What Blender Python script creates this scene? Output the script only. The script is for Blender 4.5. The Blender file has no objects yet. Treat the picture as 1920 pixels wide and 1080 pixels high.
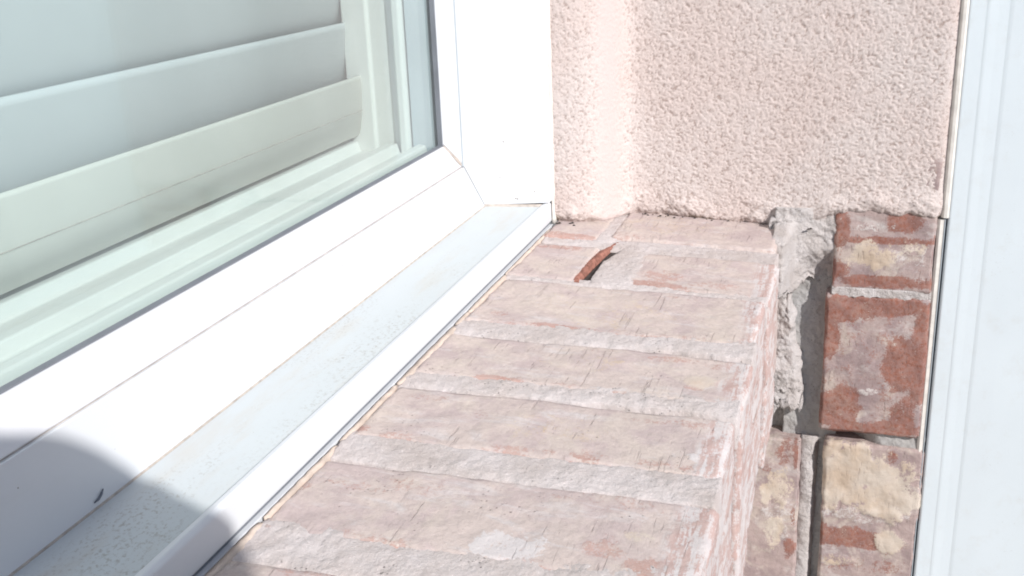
import bpy, bmesh, math, random
import numpy as np
from mathutils import Matrix, Vector

# ------------------------------------------------------------------ camera, light, exposure
scene = bpy.context.scene
col = scene.collection
ZC = 1.35                                  # camera height above the patio

AX = np.array([0.29936895, -0.31956626, 0.89903039])     # along the window, in camera axes (x right, y down, z ahead)
AY = np.array([-0.95335125, -0.06194172, 0.29543971])    # into the house
AZ = np.array([-0.03872507, -0.94553722, -0.32320232])   # up
cam_d = bpy.data.cameras.new('camera')
cam = bpy.data.objects.new('camera', cam_d)
col.objects.link(cam)
cam_d.sensor_width = 36.0
cam_d.lens = 36.0 * 2003.06 / 1920.0
cam_d.clip_start = 0.01
cam_d.clip_end = 400.0
R = np.array([AX, AY, AZ])
r_, d_, f_ = R[:, 0], R[:, 1], R[:, 2]
cam.matrix_world = Matrix(((r_[0], -d_[0], -f_[0], 0.0), (r_[1], -d_[1], -f_[1], 0.0),
                           (r_[2], -d_[2], -f_[2], ZC), (0, 0, 0, 1)))
scene.camera = cam

SUN = Vector((-0.50, -0.68, 0.53)).normalized()          # towards the sun
world = bpy.data.worlds.new('World')
scene.world = world
world.use_nodes = True
wn = world.node_tree
sky = wn.nodes.new('ShaderNodeTexSky')
sky.sky_type = 'NISHITA'
sky.sun_disc = False
sky.ozone_density = 5.0
sky.sun_elevation = math.asin(SUN.z)
sky.sun_rotation = math.atan2(SUN.x, SUN.y)
bgn = wn.nodes['Background']
wn.links.new(sky.outputs[0], bgn.inputs[0])
bgn.inputs[1].default_value = 0.088
sun_d = bpy.data.lights.new('sun', 'SUN')
sun_d.energy = 4.3
sun_d.angle = math.radians(0.55)
sun_d.color = (1.0, 0.98, 0.962)
sun = bpy.data.objects.new('sun', sun_d)
col.objects.link(sun)
sun.rotation_euler = SUN.to_track_quat('Z', 'Y').to_euler()
sun.location = (-3, -5, 6)
vs = scene.view_settings
vs.view_transform = 'Standard'
vs.look = 'None'
vs.gamma = 1.0
vs.use_curve_mapping = False
vs.exposure = 0.26
scene.cycles.filter_width = 1.9

rng = random.Random(7)

# ------------------------------------------------------------------ numpy noise
_h = np.random.RandomState(3).rand(64, 64, 64)


def vnoise(p, scale, off=0.0):
    q = np.asarray(p, float) * scale + off + 1000.0
    i = np.floor(q).astype(int)
    f = q - i
    f = f * f * (3 - 2 * f)
    i0 = i & 63
    i1 = (i + 1) & 63
    x0, y0, z0 = i0[:, 0], i0[:, 1], i0[:, 2]
    x1, y1, z1 = i1[:, 0], i1[:, 1], i1[:, 2]
    fx, fy, fz = f[:, 0], f[:, 1], f[:, 2]
    a = _h[x0, y0, z0] * (1 - fx) + _h[x1, y0, z0] * fx
    b = _h[x0, y1, z0] * (1 - fx) + _h[x1, y1, z0] * fx
    c = _h[x0, y0, z1] * (1 - fx) + _h[x1, y0, z1] * fx
    d = _h[x0, y1, z1] * (1 - fx) + _h[x1, y1, z1] * fx
    return (a * (1 - fy) + b * fy) * (1 - fz) + (c * (1 - fy) + d * fy) * fz     # 0..1


def fbm(p, scale, octv=4, off=0.0, gain=0.5):
    s, a, n = 0.0, 1.0, 0.0
    for k in range(octv):
        s = s + a * (vnoise(p, scale * 2 ** k, off + 17.3 * k) - 0.5)
        n += a
        a *= gain
    return s / n                               # about -0.5..0.5


def sstep(a, b, x):
    t = np.clip((x - a) / (b - a), 0, 1)
    return t * t * (3 - 2 * t)


# ------------------------------------------------------------------ object helpers
def link(name, me, mat=None, parent=None):
    o = bpy.data.objects.new(name, me)
    col.objects.link(o)
    if mat is not None and not me.materials:
        me.materials.append(mat)
    if parent is not None:
        o.parent = parent
    return o


def base_of(parent):
    v = Vector((0, 0, 0))
    while parent is not None:
        v += parent.location
        parent = parent.parent
    return v


def mk(name, V, F, mat=None, parent=None, smooth=True, attr=None, bevel=0.0):
    """one mesh from camera-height coordinates; V is (n,3), F a list or array of faces"""
    V = np.asarray(V, float) + np.array([0, 0, ZC])
    if parent is None:
        o0 = np.array([V[:, 0].mean(), V[:, 1].mean(), V[:, 2].min()])
    else:
        o0 = np.array(base_of(parent))
    me = bpy.data.meshes.new(name)
    me.from_pydata((V - o0).tolist(), [], F.tolist() if isinstance(F, np.ndarray) else F)
    if attr is not None:
        a = me.color_attributes.new('patch', 'FLOAT_COLOR', 'POINT')
        a.data.foreach_set('color', attr.astype(np.float32).ravel())
    if smooth:
        me.polygons.foreach_set('use_smooth', [True] * len(me.polygons))
    me.update()
    o = link(name, me, mat, parent)
    if parent is None:
        o.location = o0
    if bevel:
        m = o.modifiers.new('bevel', 'BEVEL')
        m.width = bevel
        m.segments = 2
        m.limit_method = 'ANGLE'
        m.angle_limit = math.radians(28)
        m.harden_normals = False
    return o


def thing(name, loc, label, cat, group=None):
    o = bpy.data.objects.new(name, None)
    o.empty_display_size = 0.05
    col.objects.link(o)
    o.location = (loc[0], loc[1], loc[2] + ZC)
    o['label'] = label
    o['category'] = cat
    if group:
        o['group'] = group
    return o


def tag(o, label, cat, group=None):
    o['label'] = label
    o['category'] = cat
    if group:
        o['group'] = group
    return o


def structure(o):
    o['kind'] = 'structure'
    return o


def box(x0, x1, y0, y1, z0, z1):
    V = [(x, y, z) for x in (x0, x1) for y in (y0, y1) for z in (z0, z1)]
    F = [(0, 1, 3, 2), (4, 6, 7, 5), (0, 4, 5, 1), (2, 3, 7, 6), (0, 2, 6, 4), (1, 5, 7, 3)]
    return V, F


def loft(sections, closed=True, caps=True):
    """faces through equal-length sections (lists of points)"""
    n = len(sections[0])
    V = [p for s in sections for p in s]
    F = []
    for k in range(len(sections) - 1):
        for i in range(n if closed else n - 1):
            j = (i + 1) % n
            F.append((k * n + i, k * n + j, (k + 1) * n + j, (k + 1) * n + i))
    if caps and closed:
        F.append(tuple(range(n - 1, -1, -1)))
        F.append(tuple((len(sections) - 1) * n + i for i in range(n)))
    return V, F


def fixn(o):
    bm = bmesh.new()
    bm.from_mesh(o.data)
    bmesh.ops.recalc_face_normals(bm, faces=bm.faces)
    bm.to_mesh(o.data)
    bm.free()
    return o


def along_x(name, prof, x0, x1, mat, parent, bevel=0.0006):
    """closed (y, z) profile run along x; x0 / x1 are numbers or functions of (y, z)"""
    f0 = x0 if callable(x0) else (lambda y, z: x0)
    f1 = x1 if callable(x1) else (lambda y, z: x1)
    V, F = loft([[(f0(y, z), y, z) for y, z in prof], [(f1(y, z), y, z) for y, z in prof]])
    return fixn(mk(name, V, F, mat, parent, smooth=False, bevel=bevel))


def along_z(name, prof, z0, z1, mat, parent, bevel=0.0006):
    f0 = z0 if callable(z0) else (lambda x, y: z0)
    f1 = z1 if callable(z1) else (lambda x, y: z1)
    V, F = loft([[(x, y, f0(x, y)) for x, y in prof], [(x, y, f1(x, y)) for x, y in prof]])
    return fixn(mk(name, V, F, mat, parent, smooth=False, bevel=bevel))


def tube(path, radii, n=10):
    path = [Vector(p) for p in path]
    secs = []
    for i, p in enumerate(path):
        t = (path[min(i + 1, len(path) - 1)] - path[max(i - 1, 0)]).normalized()
        up = Vector((0, 0, 1)) if abs(t.z) < 0.9 else Vector((1, 0, 0))
        a = t.cross(up).normalized()
        b = a.cross(t)
        secs.append([tuple(p + radii[i] * (math.cos(2 * math.pi * k / n) * a + math.sin(2 * math.pi * k / n) * b))
                     for k in range(n)])
    return loft(secs)


def grid_faces(nu, nv, base=0):
    i = np.arange(nu - 1)[:, None] * nv + np.arange(nv - 1)[None, :]
    i = i.ravel() + base
    return np.stack([i, i + nv, i + nv + 1, i + 1], 1)


# ------------------------------------------------------------------ materials
class NT:
    def __init__(s, name):
        s.m = bpy.data.materials.new(name)
        s.m.use_nodes = True
        s.t = s.m.node_tree
        s.b = s.t.nodes['Principled BSDF']
        s.out = s.t.nodes['Material Output']
        s.tc = s.t.nodes.new('ShaderNodeTexCoord').outputs['Object']

    def n(s, kind, **kw):
        nd = s.t.nodes.new(kind)
        for k, v in kw.items():
            setattr(nd, k, v)
        return nd

    def put(s, sock, v):
        if isinstance(v, bpy.types.NodeSocket):
            s.t.links.new(v, sock)
        elif isinstance(v, (tuple, list)) and len(v) == 3 and sock.type == 'RGBA':
            sock.default_value = (*v, 1)
        else:
            sock.default_value = v

    def math(s, op, a, b=None, c=None):
        nd = s.n('ShaderNodeMath', operation=op)
        s.put(nd.inputs[0], a)
        if b is not None:
            s.put(nd.inputs[1], b)
        if c is not None:
            s.put(nd.inputs[2], c)
        return nd.outputs[0]

    def mix(s, fac, a, b, mode='MIX'):
        nd = s.n('ShaderNodeMix', data_type='RGBA', blend_type=mode)
        s.put(nd.inputs[0], fac)
        s.put(nd.inputs[6], a)
        s.put(nd.inputs[7], b)
        return nd.outputs[2]

    def scaled(s, sc, loc=(0, 0, 0)):
        nd = s.n('ShaderNodeMapping')
        s.put(nd.inputs[0], s.tc)
        nd.inputs[1].default_value = loc
        nd.inputs[3].default_value = sc
        return nd.outputs[0]

    def noise(s, scale, detail=4, rough=0.55, vec=None, dist=0.0):
        nd = s.n('ShaderNodeTexNoise')
        s.put(nd.inputs['Vector'], s.tc if vec is None else vec)
        nd.inputs['Scale'].default_value = scale
        nd.inputs['Detail'].default_value = detail
        nd.inputs['Roughness'].default_value = rough
        nd.inputs['Distortion'].default_value = dist
        return nd.outputs[0]

    def voro(s, scale, vec=None, feature='F1'):
        nd = s.n('ShaderNodeTexVoronoi', feature=feature)
        s.put(nd.inputs['Vector'], s.tc if vec is None else vec)
        nd.inputs['Scale'].default_value = scale
        return nd.outputs['Distance']

    def step(s, x, a, b, lo=0.0, hi=1.0):
        nd = s.n('ShaderNodeMapRange', interpolation_type='SMOOTHSTEP')
        s.put(nd.inputs[0], x)
        nd.inputs[1].default_value = a
        nd.inputs[2].default_value = b
        nd.inputs[3].default_value = lo
        nd.inputs[4].default_value = hi
        return nd.outputs[0]

    def attr(s):
        nd = s.n('ShaderNodeAttribute', attribute_name='patch')
        sp = s.n('ShaderNodeSeparateColor')
        s.put(sp.inputs[0], nd.outputs['Color'])
        return sp.outputs[0], sp.outputs[1], sp.outputs[2], nd.outputs['Alpha']

    def bump(s, h, dist, strength=1.0):
        nd = s.n('ShaderNodeBump')
        nd.inputs['Strength'].default_value = strength
        nd.inputs['Distance'].default_value = dist
        s.put(nd.inputs['Height'], h)
        s.put(s.b.inputs['Normal'], nd.outputs[0])
        return nd

    def fin(s, color, rough=0.9, spec=0.3):
        s.put(s.b.inputs['Base Color'], color)
        s.put(s.b.inputs['Roughness'], rough)
        s.b.inputs['Specular IOR Level'].default_value = spec
        return s.m


def plain(name, c, rough=0.6, spec=0.4, var=0.06, scale=40):
    t = NT(name)
    n = t.noise(scale, 5)
    k = t.step(n, 0.25, 0.75)
    a = tuple(x * (1 - var) for x in c)
    b = tuple(min(1, x * (1 + var)) for x in c)
    return t.fin(t.mix(k, a, b), rough, spec)


def vinyl(name, c, dirt=0.0, rough=0.42, spec=0.4):
    t = NT(name)
    big = t.step(t.noise(9, 4), 0.3, 0.7)
    base = t.mix(big, tuple(x * 0.965 for x in c), c)
    # grime: streaks that run along the frame and small specks
    streak = t.step(t.noise(30, 6, 0.7, t.scaled((0.35, 1.5, 1.5))), 0.52 - 0.06 * dirt, 0.78 - 0.08 * dirt)
    base = t.mix(t.math('MULTIPLY', streak, 0.10 + 0.5 * dirt), base, (0.50, 0.48, 0.44))
    speck = t.step(t.noise(480, 5, 0.75, t.scaled((0.85, 1, 1))), 0.62 - 0.12 * dirt, 0.74 - 0.11 * dirt)
    patch = t.step(t.noise(11, 5, 0.65, t.scaled((0.6, 2.4, 1))), 0.44, 0.66)
    base = t.mix(t.math('MULTIPLY', t.math('MULTIPLY', speck, patch), 0.32 + 0.36 * dirt), base, (0.30, 0.27, 0.23))
    t.bump(t.noise(120, 4), 0.0002, 0.25)
    return t.fin(base, t.step(t.noise(25, 4), 0.2, 0.8, rough - 0.06, rough + 0.1), spec)


def brick_mat(name, tan_a, tan_b, mauve, red_a, red_b, lime, cream, red_bias=0.0):
    t = NT(name)
    aR, aG, aB, aA = t.attr()
    n1 = t.noise(16, 5, 0.6)
    n2 = t.noise(60, 6, 0.68, dist=0.4)
    n3 = t.noise(260, 4, 0.65)
    n4 = t.noise(33, 5, 0.6, t.scaled((1, 1, 1), (3.1, 1.7, 8.2)))
    base = t.mix(t.step(n1, 0.35, 0.65), tan_a, tan_b)
    base = t.mix(t.step(n4, 0.44, 0.62, 0, 0.85), base, mauve)
    base = t.mix(t.step(t.noise(45, 6, 0.7, t.scaled((1.6, 0.5, 1), (4, 4, 4)), 0.6), 0.52, 0.66, 0, 0.6), base, lime)
    base = t.mix(t.step(t.noise(21, 6, 0.7, t.scaled((1, 1, 1), (14, 3, 4)), 0.8), 0.50, 0.64, 0, 0.55), base, cream)
    base = t.mix(t.step(n3, 0.35, 0.75, 0, 0.28), base, tuple(x * 0.55 for x in mauve))
    wob = t.math('ADD', t.math('MULTIPLY', t.math('SUBTRACT', n2, 0.5), 1.5), t.math('MULTIPLY', t.math('SUBTRACT', n3, 0.5), 1.3))
    n5 = t.noise(640, 3, 0.7)
    wob = t.math('ADD', wob, t.math('MULTIPLY', t.math('SUBTRACT', n5, 0.5), 1.3))
    # bare red clay
    red = t.mix(t.step(n2, 0.35, 0.65), red_a, red_b)
    mr = t.step(t.math('ADD', t.math('ADD', aR, red_bias), wob), 0.42, 0.78)
    base = t.mix(t.math('MULTIPLY', mr, t.step(n3, 0.3, 0.62, 1.0, 0.62)), base, red)
    # smeared lime and cream paint
    mg = t.step(t.math('ADD', aG, wob), 0.42, 0.62)
    base = t.mix(t.math('MULTIPLY', mg, 0.9), base, lime)
    mb = t.step(t.math('ADD', aB, t.math('MULTIPLY', wob, 0.9)), 0.40, 0.66)
    creamv = t.mix(t.step(n4, 0.35, 0.7), cream, tuple(x * y for x, y in zip(cream, (0.88, 0.8, 0.72))))
    base = t.mix(t.math('MULTIPLY', mb, 0.93), base, creamv)
    # drag marks that run along the exposed ends
    st = t.noise(1.0, 5, 0.7, t.scaled((22, 230, 90)))
    ms = t.math('MULTIPLY', t.step(t.math('ADD', st, t.math('MULTIPLY', wob, 0.25)), 0.45, 0.56), aA)
    st2 = t.noise(1.0, 4, 0.7, t.scaled((7, 300, 90), (5, 3, 2)))
    base = t.mix(t.math('MULTIPLY', aA, 0.75), base, lime)
    base = t.mix(t.math('MULTIPLY', ms, 0.68), base, red)
    base = t.mix(t.math('MULTIPLY', t.math('MULTIPLY', t.step(st2, 0.6, 0.66), aA), 0.6), base, (0.20, 0.15, 0.13))
    sc = t.noise(1.0, 3, 0.6, t.scaled((26, 420, 60), (2, 7, 1)), 0.3)
    scm = t.math('MULTIPLY', t.step(sc, 0.60, 0.68), t.step(t.noise(24, 3, vec=t.scaled((1, 1, 1), (8, 8, 1))), 0.48, 0.58))
    base = t.mix(t.math('MULTIPLY', scm, 0.26), base, (0.27, 0.195, 0.175))
    # pits
    v = t.voro(300)
    pit = t.math('MULTIPLY', t.step(v, 0.10, 0.22, 1, 0), t.step(t.noise(30, 3, vec=t.scaled((1, 1, 1), (9, 2, 4))), 0.55, 0.66))
    base = t.mix(t.math('MULTIPLY', pit, 0.5), base, (0.16, 0.115, 0.10))
    h = t.math('ADD', t.math('MULTIPLY', n2, 0.9), t.math('MULTIPLY', n3, 0.55))
    h = t.math('SUBTRACT', h, t.math('MULTIPLY', pit, 0.8))
    h = t.math('SUBTRACT', h, t.math('MULTIPLY', scm, 0.5))
    h = t.math('ADD', h, t.math('MULTIPLY', t.noise(800, 3, 0.7), 0.25))
    t.bump(h, 0.0013, 0.75)
    return t.fin(base, 0.92, 0.2)


def mortar_mat(name, c, dark, bumpd=0.0016):
    t = NT(name)
    n1 = t.noise(30, 5, 0.6)
    n3 = t.noise(420, 4, 0.7)
    base = t.mix(t.step(n1, 0.3, 0.7), c, tuple(x * y for x, y in zip(c, (0.86, 0.83, 0.80))))
    base = t.mix(t.step(n3, 0.52, 0.74, 0, 0.55), base, dark)
    base = t.mix(t.step(t.noise(700, 2), 0.60, 0.72, 0, 0.5), base, tuple(min(0.8, x * 1.35) for x in c))
    v = t.voro(360)
    pit = t.math('MULTIPLY', t.step(v, 0.08, 0.2, 1, 0), t.step(t.noise(45, 3), 0.52, 0.62))
    base = t.mix(t.math('MULTIPLY', pit, 0.7), base, (0.13, 0.11, 0.10))
    h = t.math('ADD', t.math('MULTIPLY', n3, 0.8), t.math('MULTIPLY', t.noise(110, 4, 0.6), 0.8))
    h = t.math('SUBTRACT', h, pit)
    t.bump(h, bumpd, 0.9)
    return t.fin(base, 0.95, 0.15)


def stucco_mat(name):
    t = NT(name)
    aR, aG, aB, aA = t.attr()                    # R: worn grime, G: trowelled smooth patch, B: pit depth
    n1 = t.noise(11, 4)
    n3 = t.noise(330, 4, 0.65)
    base = t.mix(t.step(n1, 0.35, 0.65), (0.57, 0.475, 0.44), (0.58, 0.505, 0.475))
    base = t.mix(t.step(n3, 0.48, 0.72, 0, 0.4), base, (0.42, 0.335, 0.295))
    base = t.mix(t.math('MULTIPLY', aB, 0.75), base, (0.31, 0.235, 0.205))
    base = t.mix(t.math('MULTIPLY', aG, 0.85), base, (0.56, 0.465, 0.44))
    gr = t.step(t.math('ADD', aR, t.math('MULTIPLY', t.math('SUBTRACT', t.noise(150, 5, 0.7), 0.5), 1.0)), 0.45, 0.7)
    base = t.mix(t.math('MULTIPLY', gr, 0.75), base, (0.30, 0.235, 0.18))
    h = t.math('ADD', t.math('MULTIPLY', n3, 0.7), t.math('MULTIPLY', t.noise(900, 3, 0.7), 0.35))
    t.bump(h, 0.0012, 0.7)
    return t.fin(base, 0.95, 0.12)


M = {}
M['vinyl'] = vinyl('white_vinyl', (0.63, 0.64, 0.655), 0.05)
M['ledge'] = vinyl('grimy_vinyl', (0.53, 0.56, 0.565), 0.9, 0.7, 0.15)
M['bead'] = vinyl('dusty_vinyl', (0.60, 0.595, 0.61), 0.1)
M['trim'] = vinyl('trim_vinyl', (0.63, 0.68, 0.705), 0.25, 0.5)
M['inside'] = plain('inside_white', (0.64, 0.645, 0.62), 0.5, 0.4, 0.03, 12)
M['blind'] = plain('blind_skylit', (0.72, 0.75, 0.77), 0.4, 0.4, 0.02, 14)  # bluer than the bottom slat: sky reflection put into the colour
M['slat'] = plain('slat_cream', (0.82, 0.81, 0.75), 0.38, 0.4, 0.03, 14)  # warmer copy of the slat colour for the sunlit bottom slat
M['spacer'] = plain('spacer_grey', (0.38, 0.42, 0.45), 0.45, 0.4, 0.05, 20)
M['gasket_gap_strip'] = plain('gasket_gap_grey', (0.17, 0.18, 0.20), 0.7, 0.3, 0.1, 40)
M['caulk'] = plain('caulk_tan', (0.53, 0.435, 0.365), 0.7, 0.3, 0.14, 90)
M['whitecaulk'] = plain('caulk_white', (0.66, 0.62, 0.57), 0.6, 0.3, 0.12, 90)
M['stain'] = plain('dried_sealant', (0.43, 0.375, 0.33), 0.7, 0.3, 0.25, 160)
M['crumb_crack_shade'] = plain('crumbs_crack_shade', (0.06, 0.05, 0.045), 0.9, 0.2, 0.3, 200)  # crumbs, and the sheet that stands in for shade in the crack
M['grime'] = plain('grime_and_shade', (0.40, 0.36, 0.33), 0.9, 0.2, 0.25, 120)  # grit; also stands in for shade in groove and slat crease
M['wall'] = plain('painted_wall', (0.55, 0.52, 0.49), 0.9, 0.2, 0.05, 6)
M['room'] = plain('room_paint', (0.5, 0.5, 0.48), 0.9, 0.2, 0.04, 5)
M['patio'] = plain('patio_concrete', (0.21, 0.20, 0.185), 0.9, 0.2, 0.2, 3)
M['brick'] = brick_mat('sill_brick', (0.53, 0.44, 0.40), (0.505, 0.42, 0.385), (0.45, 0.362, 0.348),
                       (0.37, 0.20, 0.165), (0.43, 0.275, 0.235), (0.55, 0.505, 0.495), (0.545, 0.465, 0.405))
M['wallbrick'] = brick_mat('wall_brick', (0.41, 0.32, 0.295), (0.38, 0.29, 0.27), (0.31, 0.235, 0.23),
                           (0.20, 0.072, 0.048), (0.28, 0.115, 0.08), (0.54, 0.49, 0.465), (0.56, 0.485, 0.41))
M['mortar'] = mortar_mat('pale_mortar', (0.525, 0.47, 0.455), (0.40, 0.335, 0.32), 0.0014)
M['rough'] = mortar_mat('rough_mortar', (0.53, 0.49, 0.475), (0.33, 0.30, 0.29), 0.0030)
M['greymortar'] = mortar_mat('grey_mortar', (0.42, 0.41, 0.40), (0.27, 0.26, 0.26), 0.0014)
M['stucco'] = stucco_mat('pink_stucco')
M['fracture'] = plain('broken_red_clay', (0.27, 0.125, 0.095), 0.95, 0.1, 0.4, 210)


def glass_mat():
    m = bpy.data.materials.new('window_glass')
    m.use_nodes = True
    t = m.node_tree
    t.nodes.remove(t.nodes['Principled BSDF'])
    tr = t.nodes.new('ShaderNodeBsdfTransparent')
    tr.inputs[0].default_value = (0.932, 0.972, 0.963, 1)
    gl = t.nodes.new('ShaderNodeBsdfGlossy')
    gl.inputs['Roughness'].default_value = 0.012
    fr = t.nodes.new('ShaderNodeFresnel')
    ge = t.nodes.new('ShaderNodeNewGeometry')
    mr = t.nodes.new('ShaderNodeMapRange')          # same reflectance entering and leaving the pane
    mr.inputs[3].default_value = 1.5
    mr.inputs[4].default_value = 1 / 1.5
    t.links.new(ge.outputs['Backfacing'], mr.inputs[0])
    t.links.new(mr.outputs[0], fr.inputs[0])
    mx = t.nodes.new('ShaderNodeMixShader')
    t.links.new(fr.outputs[0], mx.inputs[0])
    t.links.new(tr.outputs[0], mx.inputs[1])
    t.links.new(gl.outputs[0], mx.inputs[2])
    du_ = t.nodes.new('ShaderNodeBsdfDiffuse')        # dust film, added to veil the pane with haze
    du_.inputs[0].default_value = (0.72, 0.76, 0.76, 1)
    tcn = t.nodes.new('ShaderNodeTexCoord')
    nz = t.nodes.new('ShaderNodeTexNoise')
    nz.inputs['Scale'].default_value = 7
    nz.inputs['Detail'].default_value = 5
    mp = t.nodes.new('ShaderNodeMapping')
    mp.inputs[3].default_value = (2.2, 1, 0.5)
    t.links.new(tcn.outputs['Object'], mp.inputs[0])
    t.links.new(mp.outputs[0], nz.inputs['Vector'])
    rg = t.nodes.new('ShaderNodeMapRange')
    rg.inputs[1].default_value = 0.3
    rg.inputs[2].default_value = 0.7
    rg.inputs[3].default_value = 0.045
    rg.inputs[4].default_value = 0.085
    t.links.new(nz.outputs[0], rg.inputs[0])
    m2 = t.nodes.new('ShaderNodeMixShader')
    t.links.new(rg.outputs[0], m2.inputs[0])
    t.links.new(mx.outputs[0], m2.inputs[1])
    t.links.new(du_.outputs[0], m2.inputs[2])
    t.links.new(m2.outputs[0], t.nodes['Material Output'].inputs[0])
    return m


M['glass'] = glass_mat()

# ------------------------------------------------------------------ setting: patio, house wall, room
V, F = box(-40, 40, -40, 40, -ZC - 0.2, -ZC)
structure(mk('ground', V, F, M['patio'], smooth=False))

XL, ZT = -0.75, 0.75                        # left end and top of the window opening
hw = thing('house_wall', (0.1, 0.6, -ZC), 'pale rendered house wall that frames the white window', 'wall')
for nm, b in (('wall_above', (XL - 2.0, 1.02, 0.29, 0.52, ZT + 0.06, 1.6)), ('wall_beside', (XL - 2.0, XL - 0.06, 0.29, 0.52, -ZC, ZT + 0.06)),
              ('wall_below', (XL - 0.06, 1.02, 0.10, 0.52, -ZC, -0.425))):
    V, F = box(*b)
    mk('wall_panel', V, F, M['wall'], hw, smooth=False)
rm = structure(mk('interior_wall', *box(XL - 2.0, 1.6, 3.2, 3.3, -ZC, 1.6), M['room'], smooth=False))
structure(mk('interior_wall', *box(1.5, 1.6, 0.56, 3.2, -ZC, 1.6), M['room'], smooth=False))
structure(mk('interior_wall', *box(XL - 2.0, XL - 1.9, 0.56, 3.2, -ZC, 1.6), M['room'], smooth=False))
structure(mk('ceiling', *box(XL - 2.0, 1.6, 0.29, 3.3, 1.6, 1.7), M['room'], smooth=False))
structure(mk('floor', *box(XL - 1.9, 1.5, 0.53, 3.2, -ZC, -ZC + 0.05), M['room'], smooth=False))
structure(mk('interior_wall', *box(0.93, 1.5, 0.53, 0.56, -ZC + 0.05, 1.6), M['room'], smooth=False))

# ------------------------------------------------------------------ the white window
win = thing('window', (0.1, 0.30, -0.276), 'white vinyl window with a grimy outer ledge and one large pane', 'window')
YB, YG = 0.325, 0.339                       # front of the sash and of the glass
X_BEAD, X_SASH, X_J = 0.855, 0.868, 0.9185
Z_BEAD, Z_SASH, Z_LEDGE = -0.181, -0.2015, -0.2500


def mitre_x(y, z):                          # where a bottom rail ends, at its height
    return float(np.interp(z, [Z_LEDGE - 0.01, Z_LEDGE, Z_SASH, Z_BEAD, -0.12], [X_J + 0.01, X_J, X_SASH, X_BEAD, X_BEAD - 0.04]))


def mitre_z(x, y):                          # where an upright starts, at its distance
    return float(np.interp(x, [X_BEAD - 0.04, X_BEAD, X_SASH, X_J, X_J + 0.01], [-0.12, Z_BEAD, Z_SASH, Z_LEDGE, Z_LEDGE - 0.01]))


# outer frame: ledge with a raised nosing, then the flange under it
along_x('ledge', [(0.3245, -0.2505), (0.272, -0.2528), (0.2712, -0.262), (0.3245, -0.268)], XL, 0.9335, M['ledge'], win, 0.0003)
along_x('nosing', [(0.2738, -0.2505), (0.2700, -0.2500), (0.2680, -0.2522), (0.2677, -0.2690), (0.2700, -0.2702), (0.2710, -0.262)], XL, 0.9445, M['vinyl'], win, 0.0008)
along_x('flange', [(0.300, -0.2722), (0.2665, -0.2722), (0.2665, -0.2790), (0.300, -0.2790)], XL, 0.9440, M['vinyl'], win, 0.0005)
along_x('gasket_gap_strip', [(0.300, -0.2692), (0.2695, -0.2704), (0.2695, -0.2720), (0.300, -0.2720)], XL, 0.94, M['gasket_gap_strip'], win, 0)  # dark strip in the groove under the nosing, in place of its shade
along_z('jamb', [(X_J, 0.3255), (0.9345, 0.2690), (0.9365, 0.2672), (0.9445, 0.2668), (0.9445, 0.40), (X_J, 0.40)], -0.2495, ZT, M['vinyl'], win, 0.0008)
along_z('jamb', [(XL, 0.3255), (XL - 0.02, 0.2680), (XL - 0.03, 0.2680), (XL - 0.03, 0.40), (XL, 0.40)], -0.2495, ZT, M['vinyl'], win, 0.0008)
along_x('head', [(0.325, ZT), (0.268, ZT + 0.02), (0.268, ZT + 0.03), (0.40, ZT + 0.03), (0.40, ZT)], XL, 0.9445, M['vinyl'], win)
# grime line where ledge meets sash and jamb
along_x('grime_line', [(0.3256, -0.2494), (0.3244, -0.2501), (0.3244, -0.2512), (0.3256, -0.2512)], XL, 0.9185, M['stain'], win, 0)
V, F = loft([[(0.9180, 0.326, -0.2485), (0.9180, 0.326, -0.2512), (0.9166, 0.326, -0.2510)],
             [(0.9345, 0.270, -0.2505), (0.9345, 0.270, -0.2530), (0.9328, 0.270, -0.2528)]])
fixn(mk('grime_line', V, F, M['stain'], win, smooth=False))
# sash: face rail and bead at the bottom, face stile and bead at the right
g = 0.0007
along_x('sash_rail', [(YB, Z_SASH - 0.0006), (YB, Z_LEDGE), (0.365, Z_LEDGE), (0.365, Z_SASH - 0.0006)], XL, lambda y, z: mitre_x(y, z) - g, M['vinyl'], win, 0.0006)
along_x('glazing_bead', [(YG + 0.0006, Z_BEAD), (YG - 0.0018, Z_BEAD - 0.0004), (YB + 0.0012, Z_SASH + 0.0006), (YB + 0.003, Z_SASH - 0.0004), (YG + 0.0006, Z_SASH - 0.0004)],
        XL, lambda y, z: mitre_x(y, z) - 0.0018, M['bead'], win, 0.0006)
along_z('sash_stile', [(X_SASH + 0.0012, YB), (X_J, YB), (X_J, 0.365), (X_SASH + 0.0012, 0.365)], lambda x, y: mitre_z(x, y) + g, ZT, M['vinyl'], win, 0.0006)
along_z('glazing_bead', [(X_BEAD, YG + 0.0006), (X_BEAD + 0.0004, YG - 0.0018), (X_SASH - 0.0012, YB + 0.0012), (X_SASH + 0.0004, YB + 0.003), (X_SASH + 0.0004, YG + 0.0006)],
        lambda x, y: mitre_z(x, y) + 0.0018, ZT, M['vinyl'], win, 0.0006)
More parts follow.
